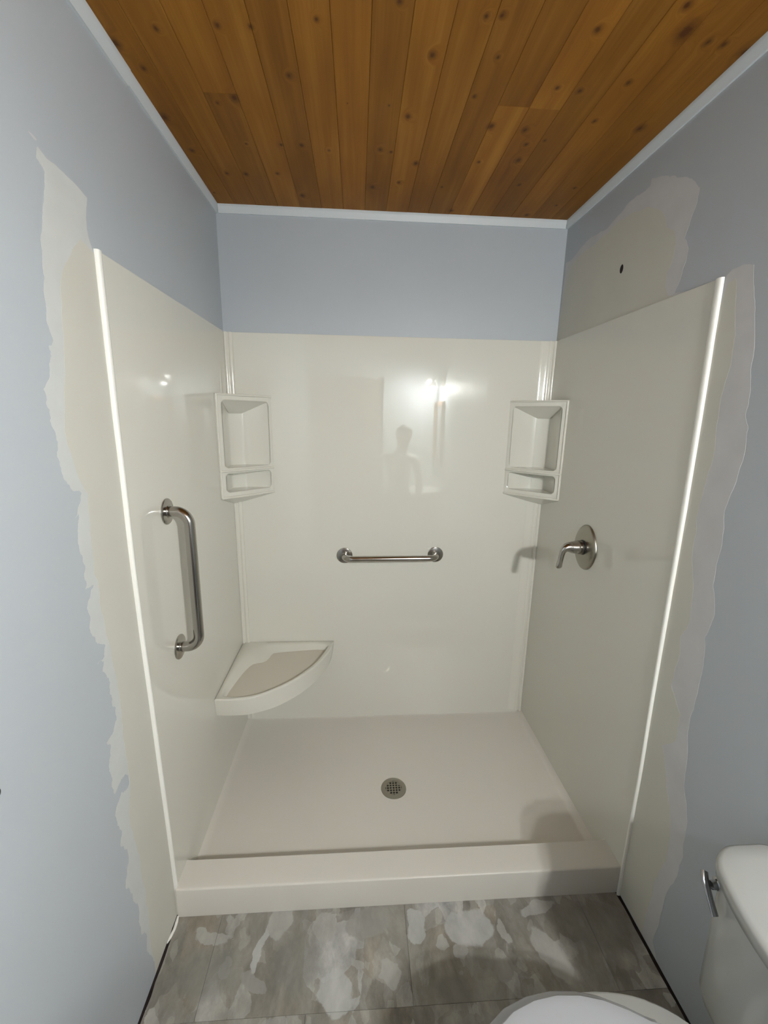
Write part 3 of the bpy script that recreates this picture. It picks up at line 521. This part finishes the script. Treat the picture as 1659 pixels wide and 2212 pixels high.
# corner shelf units
def corner_shelf(mirror, label):
    t = thing('corner_shelf', label, 'shelf', (0 if not mirror else W, D, 1.27), 'two-tier corner shelves in the shower')
    def X(x): return x if not mirror else W-x
    y0 = D-e-.0005; x0 = e+.0005
    A = Vector((x0, .728)); B = Vector((.199, y0)); K = Vector((x0, y0)); d = (B-A).normalized(); n = Vector((d.y, -d.x))   # n points into the shower
    Lf = (B-A).length
    z0, z1 = 1.272, 1.722
    def P(u, w_, z): q = A + d*u + n*w_; return (X(q.x), q.y, z)
    # front frame with two openings, inner walls; built as a grid on the face
    bm = bmesh.new()
    def rrect(u0, u1, a, b_, r, n_=5):
        pts = []
        for cx, cy, st in ((u1-r, b_-r, 0), (u0+r, b_-r, 90), (u0+r, a+r, 180), (u1-r, a+r, 270)):
            for i in range(n_+1):
                th = math.radians(st+90*i/n_); pts.append((cx+r*math.cos(th), cy+r*math.sin(th)))
        return pts
    ops = [rrect(.026, Lf-.013, 1.405, 1.697, .017), rrect(.026, Lf-.013, 1.298, 1.385, .017)]
    # face plate: outer rect per cell, bridged to the hole ring
    cells = [(1.395, z1), (z0, 1.395)]
    for (ca, cb), hole in zip(cells, ops):
        m_ = len(hole); outer = []
        cxm = (hole[0][0]+hole[m_//2][0])/2
        for (u, z) in hole:
            # push outward to the rect
            uc, zc_ = (.026+Lf-.013)/2, (min(h_[1] for h_ in hole)+max(h_[1] for h_ in hole))/2
            du, dz = u-uc, z-zc_
            outer.append([0 if du < 0 else Lf, ca if dz < 0 else cb])
        # spread the outer points: corner arcs -> project arcs on the rect
        per = len(hole)//4
        out2 = []
        for q in range(4):
            for i in range(per):
                u, z = hole[q*per+i]; ou, oz = outer[q*per+i]
                f_ = i/(per-1)
                # along each arc go from one side to the other through the corner
                if q == 0: pt = (ou, z + (oz-z)*min(1, 2*f_)) if f_ <= .5 else (u+(ou-u)*(2-2*f_), oz)
                elif q == 1: pt = (u+(ou-u)*min(1, 2*f_), oz) if f_ <= .5 else (ou, z+(oz-z)*(2-2*f_))
                elif q == 2: pt = (ou, z+(oz-z)*min(1, 2*f_)) if f_ <= .5 else (u+(ou-u)*(2-2*f_), oz)
                else: pt = (u+(ou-u)*min(1, 2*f_), oz) if f_ <= .5 else (ou, z+(oz-z)*(2-2*f_))
                out2.append(pt)
        n2 = len(hole)
        Vo = [bm.verts.new(P(u, 0, z)) for u, z in out2]
        Vh = [bm.verts.new(P(u, .0, z)) for u, z in hole]
        cu_ = (.026+Lf-.013)/2; cz_ = (min(h_[1] for h_ in hole)+max(h_[1] for h_ in hole))/2
        def shr(u, z, k): return (u - math.copysign(k, u-cu_), z - math.copysign(k, z-cz_))
        Vh1 = [bm.verts.new(P(*(lambda s: (s[0], -.0025, s[1]))(shr(u, z, .0022)))) for u, z in hole]
        # inner cavity mouth 2.5 mm in, then recess along to the two wall faces
        for i in range(n2):
            j = (i+1) % n2
            for a_, b__ in ((Vo, Vh), (Vh, Vh1)):
                bm.faces.new((a_[i], a_[j], b__[j], b__[i]))
        # deep ring: map mouth points to the cavity back, u clamped; depth varies with the corner shape
        hz0 = min(h_[1] for h_ in hole); hz1 = max(h_[1] for h_ in hole)
        def deep(u, z):
            # straight back along -n, clamped inside the triangle, with side wall
            q = A + d*u
            qx = max(q.x, x0+.0)
            return q
        # cavity back: polyline in plan: S0 -> S1 -> corner -> S3
        S = [Vector((.028, .812)), Vector((.030, .908)), Vector((.066, .9145)), Vector((.182, .9145))]
        S = [A + d*.030 - n*.004, Vector((.0128, .800)), Vector((.0128, .874)), Vector((.0165, .884)), Vector((.062, .9130)), Vector((.074, .9172)), Vector((.1765, .9175)), A + d*(Lf-.016) - n*.004]
        za, zb_ = hz0+.0025, hz1-.0025
        drop = .054 if hz1-hz0 > .15 else .020     # the roof of each niche falls towards its back
        rows = [[bm.verts.new((X(s_.x), s_.y, za)) for s_ in S], [bm.verts.new((X(s_.x), s_.y, zb_ - drop*f_)) for s_, f_ in zip(S, (0, .35, .85, 1, 1, .9, .06, 0))]]
        for i in range(len(S)-1): bm.faces.new((rows[0][i], rows[0][i+1], rows[1][i+1], rows[1][i]))
        # floor and roof of the cavity
        bm.faces.new(rows[0]); q_ = rows[1]
        for i in range(1, len(q_)-1): bm.faces.new((q_[0], q_[i+1], q_[i]))
    # outer skin: top, underside sloping to the corner, back faces
    a0 = [bm.verts.new(P(0, 0, z0)), bm.verts.new(P(Lf, 0, z0))]; a1 = [bm.verts.new(P(0, 0, z1)), bm.verts.new(P(Lf, 0, z1))]
    k0 = bm.verts.new((X(K.x), K.y, z0-.056)); k1 = bm.verts.new((X(K.x), K.y, z1))
    bm.faces.new((a1[0], a1[1], k1)); bm.faces.new((a0[0], k0, a0[1]))
    bm.faces.new((a0[0], a1[0], k1, k0)); bm.faces.new((a0[1], k0, k1, a1[1]))
    bmesh.ops.remove_doubles(bm, verts=bm.verts, dist=.0002)
    o = fin('shelf_body', bm, M['acrylic']); auto(o, 40); adopt(o, t)
    # rounded lips on the three rails and the side edge
    def rail(z, hgt, name):
        bm = bmesh.new(); r = hgt/2
        pts = [P(.001+(Lf-.002)*i/10, .0005+.006*math.sin(math.pi*i/10), z) for i in range(11)]
        tube_bm(bm, pts, r, 12, True, [(r, r*.55)]*11 if False else None)
        o = fin(name, bm, M['acrylic_bead']); auto(o, 60); adopt(o, t)
    rail(z1-.004, .008, 'top_rail'); rail(1.395, .010, 'shelf_lip'); rail(z0+.006, .010, 'bottom_lip')
    bm = bmesh.new(); tube_bm(bm, [P(.006, .001, z0+.003), P(.006, .001, z1-.003)], .0045, 12); adopt(auto(fin('side_bead', bm, M['acrylic_bead']), 60), t)
    return t
corner_shelf(False, 'cream two-tier corner shelf in the left rear corner, above the corner seat')
corner_shelf(True, 'cream two-tier corner shelf in the right rear corner, nearest the mixer handle')

# corner seat
def seat():
    t = thing('shower_bench', 'cream moulded corner seat with curved front and sunken top in the left rear corner', 'bench', (0, D, .40))
    x0 = e+.0005; y0 = D-e-.0005
    def arc(pts, n):     # Catmull-Rom resample
        out = []; m_ = len(pts)
        L = [0]
        for a, b_ in zip(pts, pts[1:]): L.append(L[-1]+math.dist(a, b_))
        for i in range(n+1):
            s = L[-1]*i/n; k = max(j for j in range(m_) if L[j] <= s+1e-9); k = min(k, m_-2)
            f = (s-L[k])/(L[k+1]-L[k]); p0 = pts[max(k-1, 0)]; p1 = pts[k]; p2 = pts[k+1]; p3 = pts[min(k+2, m_-1)]
            out.append(tuple(.5*((2*p1[c]) + (-p0[c]+p2[c])*f + (2*p0[c]-5*p1[c]+4*p2[c]-p3[c])*f*f + (-p0[c]+3*p1[c]-3*p2[c]+p3[c])*f**3) for c in (0, 1)))
        return out
    NF = 36; NS = 14
    front_top = arc([(x0, .462), (.06, .458), (.133, .462), (.186, .481), (.255, .525), (.325, .588), (.398, .687), (.445, .785), (.472, .88), (.476, y0)], NF)
    front_bot = arc([(x0, .470), (.06, .466), (.13, .468), (.184, .484), (.254, .520), (.343, .604), (.412, .713), (.452, .82), (.462, .88), (.464, y0)], NF)
    def ring(front, ins, z):
        r = [(x, y) for x, y in front]
        for i in range(1, NS): r.append((r[NF][0] + (x0-r[NF][0])*i/NS, y0))
        r.append((x0, y0))
        for i in range(1, NS): r.append((x0, y0 + (front[0][1]-y0)*i/NS))
        return [(x, y, z) for x, y in r]
    # inner opening outline (same point count)
    inner_front = arc([(.036, .486), (.08, .478), (.133, .482), (.186, .500), (.25, .543), (.315, .602), (.382, .695), (.425, .790), (.448, .872)], NF)
    inner_back = arc([(.448, .872), (.40, .880), (.30, .872), (.205, .862), (.170, .850), (.158, .800), (.135, .772), (.105, .764), (.084, .750), (.062, .690), (.046, .600), (.036, .530), (.036, .486)], 2*NS)
    inner = inner_front + inner_back[1:-1]
    zt = .482
    rt = ring(front_top, 0, zt); rb = ring(front_bot, 0, .400)
    n = len(rt); assert n == len(inner), (n, len(inner))
    def shrink(r, k, z):
        out = []
        for i, (x, y, _) in enumerate(r):
            ix, iy = inner[i]; dx, dy = ix-x, iy-y; L = math.hypot(dx, dy)
            k_ = min(k, L*.4); out.append((x+dx/L*k_, y+dy/L*k_, z))
        return out
    def out_in(k, z):
        cx, cy = .17, .74; out = []
        for (x, y) in inner:
            dx, dy = cx-x, cy-y; L = math.hypot(dx, dy); out.append((x+dx/L*k, y+dy/L*k, z))
        return out
    bm = bmesh.new()
    rings = [rb, [(x, y, .404) for x, y, _ in [(a[0]*.5+b_[0]*.5, a[1]*.5+b_[1]*.5, 0) for a, b_ in zip(rb, rt)]]]
    rings = [rb]
    for f in (.25, .5, .75, .9): rings.append([(b_[0]+(a[0]-b_[0])*f**.6, b_[1]+(a[1]-b_[1])*f**.6, .400+(zt-.400)*f*.98) for a, b_ in zip(rt, rb)])
    rings.append([(x, y, zt-.005) for x, y, _ in rt]); rings.append(shrink(rt, .0018, zt-.0018)); rings.append(shrink(rt, .004, zt)); 
    def mixr(kf, kb, z):
        # kf: inset on the front rim, kb: how far back towards the walls the slope starts
        o_ = out_in(kf, z); r = []
        for i, (x, y, z_) in enumerate(o_):
            tb = min(1, max(0, (i-NF)/3))*min(1, max(0, (n-i)/3)) if i > NF else 0
            ox, oy, _ = rt[i]; r.append((x+(ox-x)*kb*tb, y+(oy-y)*kb*tb, z))
        return r
    rings.append(mixr(-.006, .62, zt-.0005)); rings.append(mixr(-.002, .52, zt-.0022)); rings.append(mixr(.000, .42, zt-.006)); rings.append(mixr(.004, .10, zt-.022)); rings.append(mixr(.008, 0, zt-.0265)); 
    loft_bm(bm, rings, True, False)
    o = fin('seat_shell', bm, M['acrylic']); auto(o, 50); adopt(o, t)
    bm = bmesh.new(); vs = [bm.verts.new((x, y, zt-.0260)) for x, y, _ in out_in(.003, 0)]; bm.faces.new(vs)
    vs2 = [bm.verts.new((x, y, zt-.034)) for x, y, _ in out_in(.003, 0)]; bm.faces.new(vs2[::-1])
    for i in range(n): bm.faces.new((vs[i], vs[(i+1) % n], vs2[(i+1) % n], vs2[i]))
    o = fin('seat_tread', bm, M['tread']); adopt(o, t); o['label'] = 'sunken textured tan-cream tread'
    return t
seat()

# grab bars
def grab(A, B, nrm, r, stand, rf, label):
    A = Vector(A); B = Vector(B); nrm = Vector(nrm); d = (B-A).normalized()
    t = thing('grab_bar', label, 'grab bar', tuple((A+B)/2))
    rb_ = .042; pts = [A + nrm*.002]
    n_ = 10
    def bend(P0, sgn):
        c = P0 + nrm*(stand-rb_) + d*sgn*rb_
        return [c + (-d*sgn*math.cos(th) + nrm*math.sin(th))*rb_ for th in [math.pi/2*i/n_ for i in range(n_+1)]]
    a = bend(A, 1); b_ = bend(B, -1)[::-1]
    bm = bmesh.new(); tube_bm(bm, [A+nrm*.002] + a + b_ + [B+nrm*.002], r, 28)
    adopt(auto(fin('bar', bm, M['steel']), 60), t)
    for P0 in (A, B):
        bm = bmesh.new(); lathe_bm(bm, [(rf, 0), (rf, .003), (rf*.96, .0048), (rf*.93, .0052), (r*1.25, .0066), (r*1.12, .0095), (r*.9, .0100)], axis_m(P0, nrm), 44)
        adopt(auto(fin('flange', bm, M['steel']), 40), t)
    return t
grab((e, .203, 1.338), (e, .200, .877), (1, 0, 0), .0165, .066, .041, 'long brushed steel grab bar fixed upright on the left shower panel')
grab((.533, D-e, .952), (.995, D-e, .955), (0, -1, 0), .0150, .062, .040, 'short brushed steel grab bar fixed level on the back shower panel')

# mixer valve on the right panel
def mixer():
    px, py, pz = W-e, .462, 1.136
    t = thing('shower_valve', 'brushed nickel shower mixer with pointed oval plate and drooping lever on the right panel', 'shower valve', (px, py, pz))
    # plate: pointed oval
    n = 56; rings = []
    def outl(k, x):
        r = []
        for i in range(n):
            th = 2*math.pi*i/n; c, s = math.cos(th), math.sin(th)
            # soft lozenge: superellipse exponent below 2 in height
            hy = .080*math.copysign(abs(c)**.95, c); hz = .092*math.copysign(abs(s)**1.30, s)
            r.append((x, py + hy*k, pz + hz*k))
        return r
    bm = bmesh.new(); loft_bm(bm, [outl(1, px), outl(1.0, px-.004), outl(.97, px-.008), outl(.90, px-.0105), outl(.6, px-.014), outl(.3, px-.0155)])
    adopt(auto(fin('plate', bm, M['nickel']), 40), t)
    bm = bmesh.new(); lathe_bm(bm, [(.030, .014), (.030, .018), (.026, .0185), (.026, .020)], axis_m((px, py, pz), (-1, 0, 0)), 36)
    adopt(auto(fin('collar', bm, M['black']), 40), t)
    bm = bmesh.new(); lathe_bm(bm, [(.0, .0195), (.0270, .0195), (.0285, .022), (.0265, .042), (.0225, .062)], axis_m((px, py, pz), (-1, 0, 0)), 36)
    # the hub flows into the drooping lever
    path = [(px-.060, py, pz), (px-.070, py, pz+.001), (px-.080, py, pz-.001), (px-.089, py, pz-.007), (px-.095, py, pz-.018), (px-.098, py, pz-.034), (px-.100, py, pz-.052), (px-.103, py, pz-.070), (px-.1045, py, pz-.082), (px-.1045, py, pz-.086)]
    rs = [(.0225, .0225), (.0205, .021), (.0180, .0195), (.0145, .018), (.0112, .0165), (.0098, .015), (.0095, .015), (.0105, .0165), (.0112, .017), (.0080, .013)]
    tube_bm(bm, path, .01, 28, True, rs)
    adopt(auto(fin('handle', bm, M['steel']), 50), t)
mixer()

# ================================================================ TOILET
def toilet():
    yc = -.645
    t = thing('toilet', 'white two-piece toilet with closed lid beside the right wall', 'toilet', (1.1, yc, 0))
    def rr(x0, x1, hy, r, z, bow=0, n_=6):
        pts = []
        for cx, cy, st in ((x1-r, yc+hy-r, 0), (x0+r, yc+hy-r, 90), (x0+r, yc-hy+r, 180), (x1-r, yc-hy+r, 270)):
            for i in range(n_+1):
                th = math.radians(st+90*i/n_); pts.append([cx+r*math.cos(th), cy+r*math.sin(th)])
        # subdivide the front (low x) side for the bow
        out = []
        for i, p_ in enumerate(pts):
            out.append(p_)
            if i == 2*(n_+1)-1:
                q = pts[i+1]
                for k in range(1, 12): out.append([p_[0]+(q[0]-p_[0])*k/12, p_[1]+(q[1]-p_[1])*k/12])
        res = []
        for x, y in out:
            f = max(0, 1-((y-yc)/hy)**2); w_ = max(0, min(1, (x1-x)/(x1-x0)))
            res.append((x-bow*f*w_, y, z))
        return res
    bm = bmesh.new()
    loft_bm(bm, [rr(1.366, 1.500, .186, .035, .385, .02), rr(1.360, 1.505, .194, .035, .42, .03), rr(1.358, 1.508, .198, .035, .60, .04), rr(1.358, 1.508, .199, .035, .712, .042)])
    adopt(auto(fin('tank', bm, M['porcelain']), 50), t)
    bm = bmesh.new()
    loft_bm(bm, [rr(1.362, 1.508, .203, .035, .712, .055), rr(1.357, 1.511, .214, .045, .718, .056), rr(1.355, 1.512, .217, .048, .738, .056), rr(1.357, 1.511, .215, .046, .745, .056), rr(1.364, 1.506, .208, .042, .7495, .055), rr(1.39, 1.49, .18, .03, .752, .04)])
    adopt(auto(fin('tank_lid', bm, M['porcelain']), 50), t)
    bm = bmesh.new(); lathe_bm(bm, [(.014, 0), (.014, .004), (.009, .008), (.008, .018)], axis_m((1.356, yc+.180, .688), (-1, 0, 0)), 24); tube_bm(bm, [(1.334, yc+.196, .704), (1.328, yc+.185, .695), (1.325, yc+.162, .672), (1.323, yc+.145, .656)], .008, 14, True, [(.006, .009), (.006, .010), (.005, .009), (.005, .011)]); adopt(auto(fin('flush_lever', bm, M['chrome'])), t)
    # egg-shaped outlines for bowl, seat, lid
    def egg(xt, xh, hw, z, k=1.0, n=64, back=.10):
        """xt tip, xh hinge end, hw half width"""
        pts = []
        xc = xt + (xh-xt)*.52; a1 = xc-xt; a2 = xh-xc
        for i in range(n):
            th = 2*math.pi*i/n; c, s = math.cos(th), math.sin(th)
            if c < 0: pts.append((xc + a1*c, yc + hw*s, z))
            else:
                cc = c**.8 ; pts.append((xc + a2*cc, yc + math.copysign(max(back*(1-(1-min(1, abs(s)*1.8))**2), hw*abs(s)**.9) if False else hw*abs(s)**(.85), s), z))
        return pts
    bm = bmesh.new()
    loft_bm(bm, [egg(.93, 1.40, .11, 0.0), egg(.93, 1.40, .108, .03), egg(.96, 1.36, .095, .12), egg(.93, 1.36, .12, .22), egg(.85, 1.36, .165, .32), egg(.808, 1.35, .180, .375), egg(.802, 1.345, .184, .395), egg(.81, 1.34, .176, .402)])
    box_bm(bm, 1.20, 1.46, yc-.12, yc+.12, .30, .400, .012, 3)
    adopt(auto(fin('bowl', bm, M['porcelain']), 50), t)
    def seat_out(o_, z):
        """toilet seat outline: egg front, straight taper to the hinge; o_ = inset"""
        ctrl = [(.795, 0), (.800, .045), (.822, .092), (.860, .131), (.910, .160), (.965, .176), (1.020, .182), (1.075, .179), (1.125, .168), (1.170, .150), (1.205, .132), (1.222, .126)]
        half = []
        for i in range(len(ctrl)):
            a = Vector(ctrl[max(i-1, 0)]); b_ = Vector(ctrl[min(i+1, len(ctrl)-1)]); tg = (b_-a).normalized() if i else Vector((0, 1)); nn = Vector((-tg.y, tg.x))
            c = Vector(ctrl[i]) - nn*o_
            half.append((max(c.x, .795+o_), max(c.y, 0)))
        half[0] = (.795+o_, 0); half[-1] = (1.222-o_*.2, half[-1][1])
        p_ = [(x, yc+y, z) for x, y in half]; q = [(x, yc-y, z) for x, y in half[1:][::-1]]
        return p_ + q
    bm = bmesh.new(); loft_bm(bm, [seat_out(.004, .402), seat_out(0, .404), seat_out(0, .409), seat_out(.003, .4125), seat_out(.021, .4235), seat_out(.025, .4245)])
    adopt(auto(fin('toilet_seat', bm, M['plastic']), 50), t)
    bm = bmesh.new(); loft_bm(bm, [seat_out(.026, .4240), seat_out(.0235, .4270), seat_out(.0235, .4400), seat_out(.0255, .4425), seat_out(.030, .4440), seat_out(.045, .4450), seat_out(.07, .4455)])
    adopt(auto(fin('lid', bm, M['plastic']), 30), t)
    bm = bmesh.new(); box_bm(bm, 1.205, 1.25, yc-.10, yc+.10, .403, .432, .008, 3); adopt(auto(fin('hinge', bm, M['plastic'])), t)
toilet()

# dark knob of the hook at the frame's left edge
hk = thing('wall_hook', 'black wall hook at the left edge of the left wall', 'hook', (0, -.53, 1.04))
bm = bmesh.new(); lathe_bm(bm, [(.016, 0), (.016, .003), (.006, .006), (.005, .022), (.009, .026), (.009, .032), (0, .034)], axis_m((0, -.528, 1.045), (1, 0, 0)), 24); adopt(auto(fin('peg', bm, M['black'])), hk)

# ================================================================ BEHIND THE CAMERA (seen in the glossy panels)
vl = thing('vanity_light', 'three-light vanity fixture with frosted glass bells on the right wall behind the camera', 'light fixture', (W, -1.69, 2.02))
bm = bmesh.new(); lathe_bm(bm, [(.065, 0), (.065, .012), (.055, .02), (0, .022)], axis_m((W, -1.69, 2.03), (-1, 0, 0)), 36); adopt(auto(fin('backplate', bm, M['nickel'])), vl)
for k, (x, y, z) in enumerate(BULBS):
    bm = bmesh.new(); tube_bm(bm, [(W-.018, -1.69, 2.03), (W-.05, -1.69+(y+1.69)*.3, 2.05), (x+.02, y, z+.105), (x, y, z+.10), (x, y, z+.075)], .006, 12); adopt(auto(fin('arm', bm, M['nickel'])), vl)
    bm = bmesh.new(); lathe_bm(bm, [(.014, z+.078), (.022, z+.072), (.030, z+.058), (.038, z+.036), (.050, z+.016), (.052, z+.015), (.040, z+.037), (.032, z+.060), (.023, z+.075), (.014, z+.081)], Matrix.Translation((x, y, 0)), 32); adopt(auto(fin('glass_bell', bm, M['frost'])), vl)

mc = thing('mirror_cabinet', 'wood-framed mirror on the right wall behind the camera', 'mirror', (W, -1.85, 1.2))
bm = bmesh.new(); 
for a in ((-2.08, -2.03, 1.15, 1.82), (-1.63, -1.58, 1.15, 1.82), (-2.03, -1.63, 1.15, 1.20), (-2.03, -1.63, 1.77, 1.82)): box_bm(bm, W-.035, W, a[0], a[1], a[2], a[3], .003, 1)
adopt(fin('frame', bm, M['cab']), mc); adopt(box('mirror_glass', W-.015, W-.002, -2.03, -1.63, 1.20, 1.77, M['mirror']), mc)
va = thing('vanity', 'dark brown vanity cabinet with white countertop behind the camera', 'vanity', (1.25, -1.85, 0))
adopt(box('cabinet', 1.06, W-.002, -2.09, -1.66, 0.001, .80, M['cab'], None, .003), va)
adopt(box('countertop', 1.03, W-.002, -2.097, -1.63, .80, .835, M['counter'], None, .006), va)
for a in (-2.07, -1.87): adopt(box('cabinet_door', 1.045, 1.06, a, a+.19, .08, .72, M['cab'], None, .003), va)

# ---------------------------------------------------------------- the photographer, mirrored faintly in the back panel
def person():
    t = thing('person', 'dark-haired person in a light shirt holding up a phone, mirrored in the back panel', 'person', (1.02, -1.46, 0))
    J = {}; V = []; E = []; Rd = []
    def j(n, p_, r, par=None):
        J[n] = len(V); V.append(p_); Rd.append(r)
        if par is not None: E.append((J[par], J[n]))
    x0, y0 = 1.03, -1.47
    j('pelvis', (x0, y0, .80), (.135, .10)); j('waist', (x0, y0, .93), (.120, .090), 'pelvis'); j('chest', (x0+.005, y0, 1.10), (.140, .100), 'waist'); j('upper', (x0+.015, y0, 1.20), (.125, .085), 'chest')
    j('neck', (x0+.03, y0+.005, 1.30), (.048, .048), 'upper'); j('skull0', (x0+.04, y0+.012, 1.375), (.055, .062), 'neck'); j('skull1', (x0+.048, y0+.018, 1.44), (.074, .088), 'skull0'); j('skull2', (x0+.052, y0+.012, 1.505), (.066, .078), 'skull1')
    for s_, n in ((-1, 'l'), (1, 'r')):
        j(n+'hip', (x0+s_*.085, y0, .76), (.085, .085), 'pelvis'); j(n+'knee', (x0+s_*.095, y0+.02, .43), (.056, .058), n+'hip'); j(n+'calf', (x0+s_*.098, y0, .30), (.052, .056), n+'knee'); j(n+'ankle', (x0+s_*.10, y0-.01, .085), (.036, .038), n+'calf'); j(n+'foot', (x0+s_*.105, y0+.04, .042), (.040, .036), n+'ankle'); j(n+'toe', (x0+s_*.115, y0+.13, .035), (.038, .026), n+'foot')
    j('lsh', (x0-.145, y0+.01, 1.225), (.055, .055), 'upper'); j('lel', (x0-.235, y0+.13, 1.19), (.042, .042), 'lsh'); j('lfa', (x0-.29, y0+.21, 1.32), (.036, .036), 'lel'); j('lwr', (x0-.345, y0+.265, 1.445), (.025, .027), 'lfa'); j('lpalm', (x0-.378, y0+.280, 1.505), (.034, .015), 'lwr'); j('lpalm2', (x0-.392, y0+.287, 1.535), (.036, .014), 'lpalm')
    j('rsh', (x0+.175, y0+.0, 1.225), (.055, .055), 'upper'); j('rel', (x0+.225, y0+.02, .98), (.042, .042), 'rsh'); j('rfa', (x0+.215, y0+.07, .87), (.036, .036), 'rel'); j('rwr', (x0+.19, y0+.12, .77), (.026, .026), 'rfa'); j('rpalm', (x0+.185, y0+.135, .70), (.017, .036), 'rwr'); j('rpalm2', (x0+.183, y0+.14, .67), (.016, .036), 'rpalm')
    px, py, pz = V[J['lpalm2']]
    for k, (dx, L) in enumerate(((-.026, .062), (-.009, .070), (.009, .066), (.025, .052))):
        a = 'lf%d' % k; j(a+'a', (px+dx-.004, py+.012, pz+.018), (.009, .009), 'lpalm2'); j(a+'b', (px+dx-.012, py+.020, pz+.018+L*.5), (.0082, .0082), a+'a'); j(a+'c', (px+dx-.016, py+.014, pz+.018+L*.9), (.007, .007), a+'b')
    j('lta', (px-.038, py-.004, pz-.012), (.011, .011), 'lpalm'); j('ltb', (px-.056, py+.004, pz+.012), (.0095, .0095), 'lta'); j('ltc', (px-.062, py+.012, pz+.036), (.008, .008), 'ltb')
    px, py, pz = V[J['rpalm2']]
    for k, (dy, L) in enumerate(((.027, .060), (.009, .070), (-.009, .066), (-.026, .050))):
        a = 'rf%d' % k; j(a+'a', (px, py+dy, pz-.022), (.009, .009), 'rpalm2'); j(a+'b', (px-.006, py+dy+.004, pz-.022-L*.5), (.0082, .0082), a+'a'); j(a+'c', (px-.018, py+dy+.006, pz-.022-L*.9), (.007, .007), a+'b')
    j('rta', (px-.006, py+.040, pz+.012), (.011, .011), 'rpalm'); j('rtb', (px-.012, py+.054, pz-.012), (.0095, .0095), 'rta'); j('rtc', (px-.018, py+.058, pz-.036), (.008, .008), 'rtb')
    me = bpy.data.meshes.new('body'); me.from_pydata(V, E, []); ob = bpy.data.objects.new('body', me); C.objects.link(ob)
    sk = ob.modifiers.new('skin', 'SKIN'); ob.modifiers.new('smooth', 'SUBSURF').levels = 2
    for v_, r_ in zip(me.skin_vertices[0].data, Rd): v_.radius = r_
    me.skin_vertices[0].data[0].use_root = True
    bpy.context.view_layer.update()
    dg = bpy.context.evaluated_depsgraph_get(); m2 = bpy.data.meshes.new_from_object(ob.evaluated_get(dg))
    bpy.data.objects.remove(ob)
    m2.materials.clear()
    for n in ('shirt', 'jeans', 'skin', 'black'): m2.materials.append(M[n])
    for p_ in m2.polygons:
        c = p_.center; p_.use_smooth = True
        hand = (c.x < x0-.33 and c.z > 1.42) or (c.x > x0+.14 and c.z < .78)
        p_.material_index = 2 if (c.z > 1.285 and c.x > x0-.12) or hand else 3 if c.z < .09 else 1 if c.z < .86 and abs(c.x-x0) < .19 else 0
    b_ = bpy.data.objects.new('body', m2); C.objects.link(b_); adopt(b_, t)
    # hair cap, face
    hx, hy, hz = x0+.048, y0+.014, 1.455
    bm = bmesh.new(); tt = bmesh.new(); bmesh.ops.create_uvsphere(tt, u_segments=32, v_segments=20, radius=1)
    for v in tt.verts:
        c = v.co.copy(); k = 1.0
        face = c.y > .35 and c.z < .35
        low = max(0, -c.z-.2)
        v.co = (hx + c.x*.088*(.80 if face else 1)*(1-.25*low), hy-.010 + c.y*(.100 if not face else .060), hz+.012 + c.z*.105)
    mrg(bm, tt); adopt(fin('hair', bm, M['hair'], None, True), t)
    for sx in (-1, 1):
        bm = bmesh.new(); lathe_bm(bm, [(0, .004), (.007, .003), (.010, 0)], axis_m((hx+sx*.028, hy+.084, hz-.006), (0, 1, 0)), 14)
        adopt(fin('eye', bm, M['black'], None, True), t)
    bm = bmesh.new(); tube_bm(bm, [(hx, hy+.086, hz-.005), (hx, hy+.098, hz-.028), (hx, hy+.088, hz-.036)], .009, 10, True, [.005, .010, .008]); adopt(fin('nose', bm, M['skin'], None, True), t)
    bm = bmesh.new(); tube_bm(bm, [(hx-.022, hy+.078, hz-.060), (hx, hy+.084, hz-.061), (hx+.022, hy+.078, hz-.060)], .004, 8); adopt(fin('mouth', bm, M['copper'], None, True), t)
    ph = thing('phone', 'black phone held up by the person, just behind the viewpoint', 'phone', tuple(CC - CF*.012))
    bm = bmesh.new(); box_bm(bm, -.0375, .0375, -.075, .075, -.004, .004, .003, 2)
    mm = Matrix.Identity(4); cc = CC - CF*.014 - CU*.060 + CR*.020
    for i in range(3): mm[i][0] = CR[i]; mm[i][1] = CU[i]; mm[i][2] = -CF[i]; mm[i][3] = cc[i]
    bmesh.ops.transform(bm, matrix=mm, verts=bm.verts); adopt(auto(fin('phone_body', bm, M['black'])), ph)
    bm = bmesh.new(); box_bm(bm, -.035, .035, -.072, .072, .0038, .0046); bmesh.ops.transform(bm, matrix=mm, verts=bm.verts); adopt(fin('screen', bm, M['glass_dark']), ph)
person()
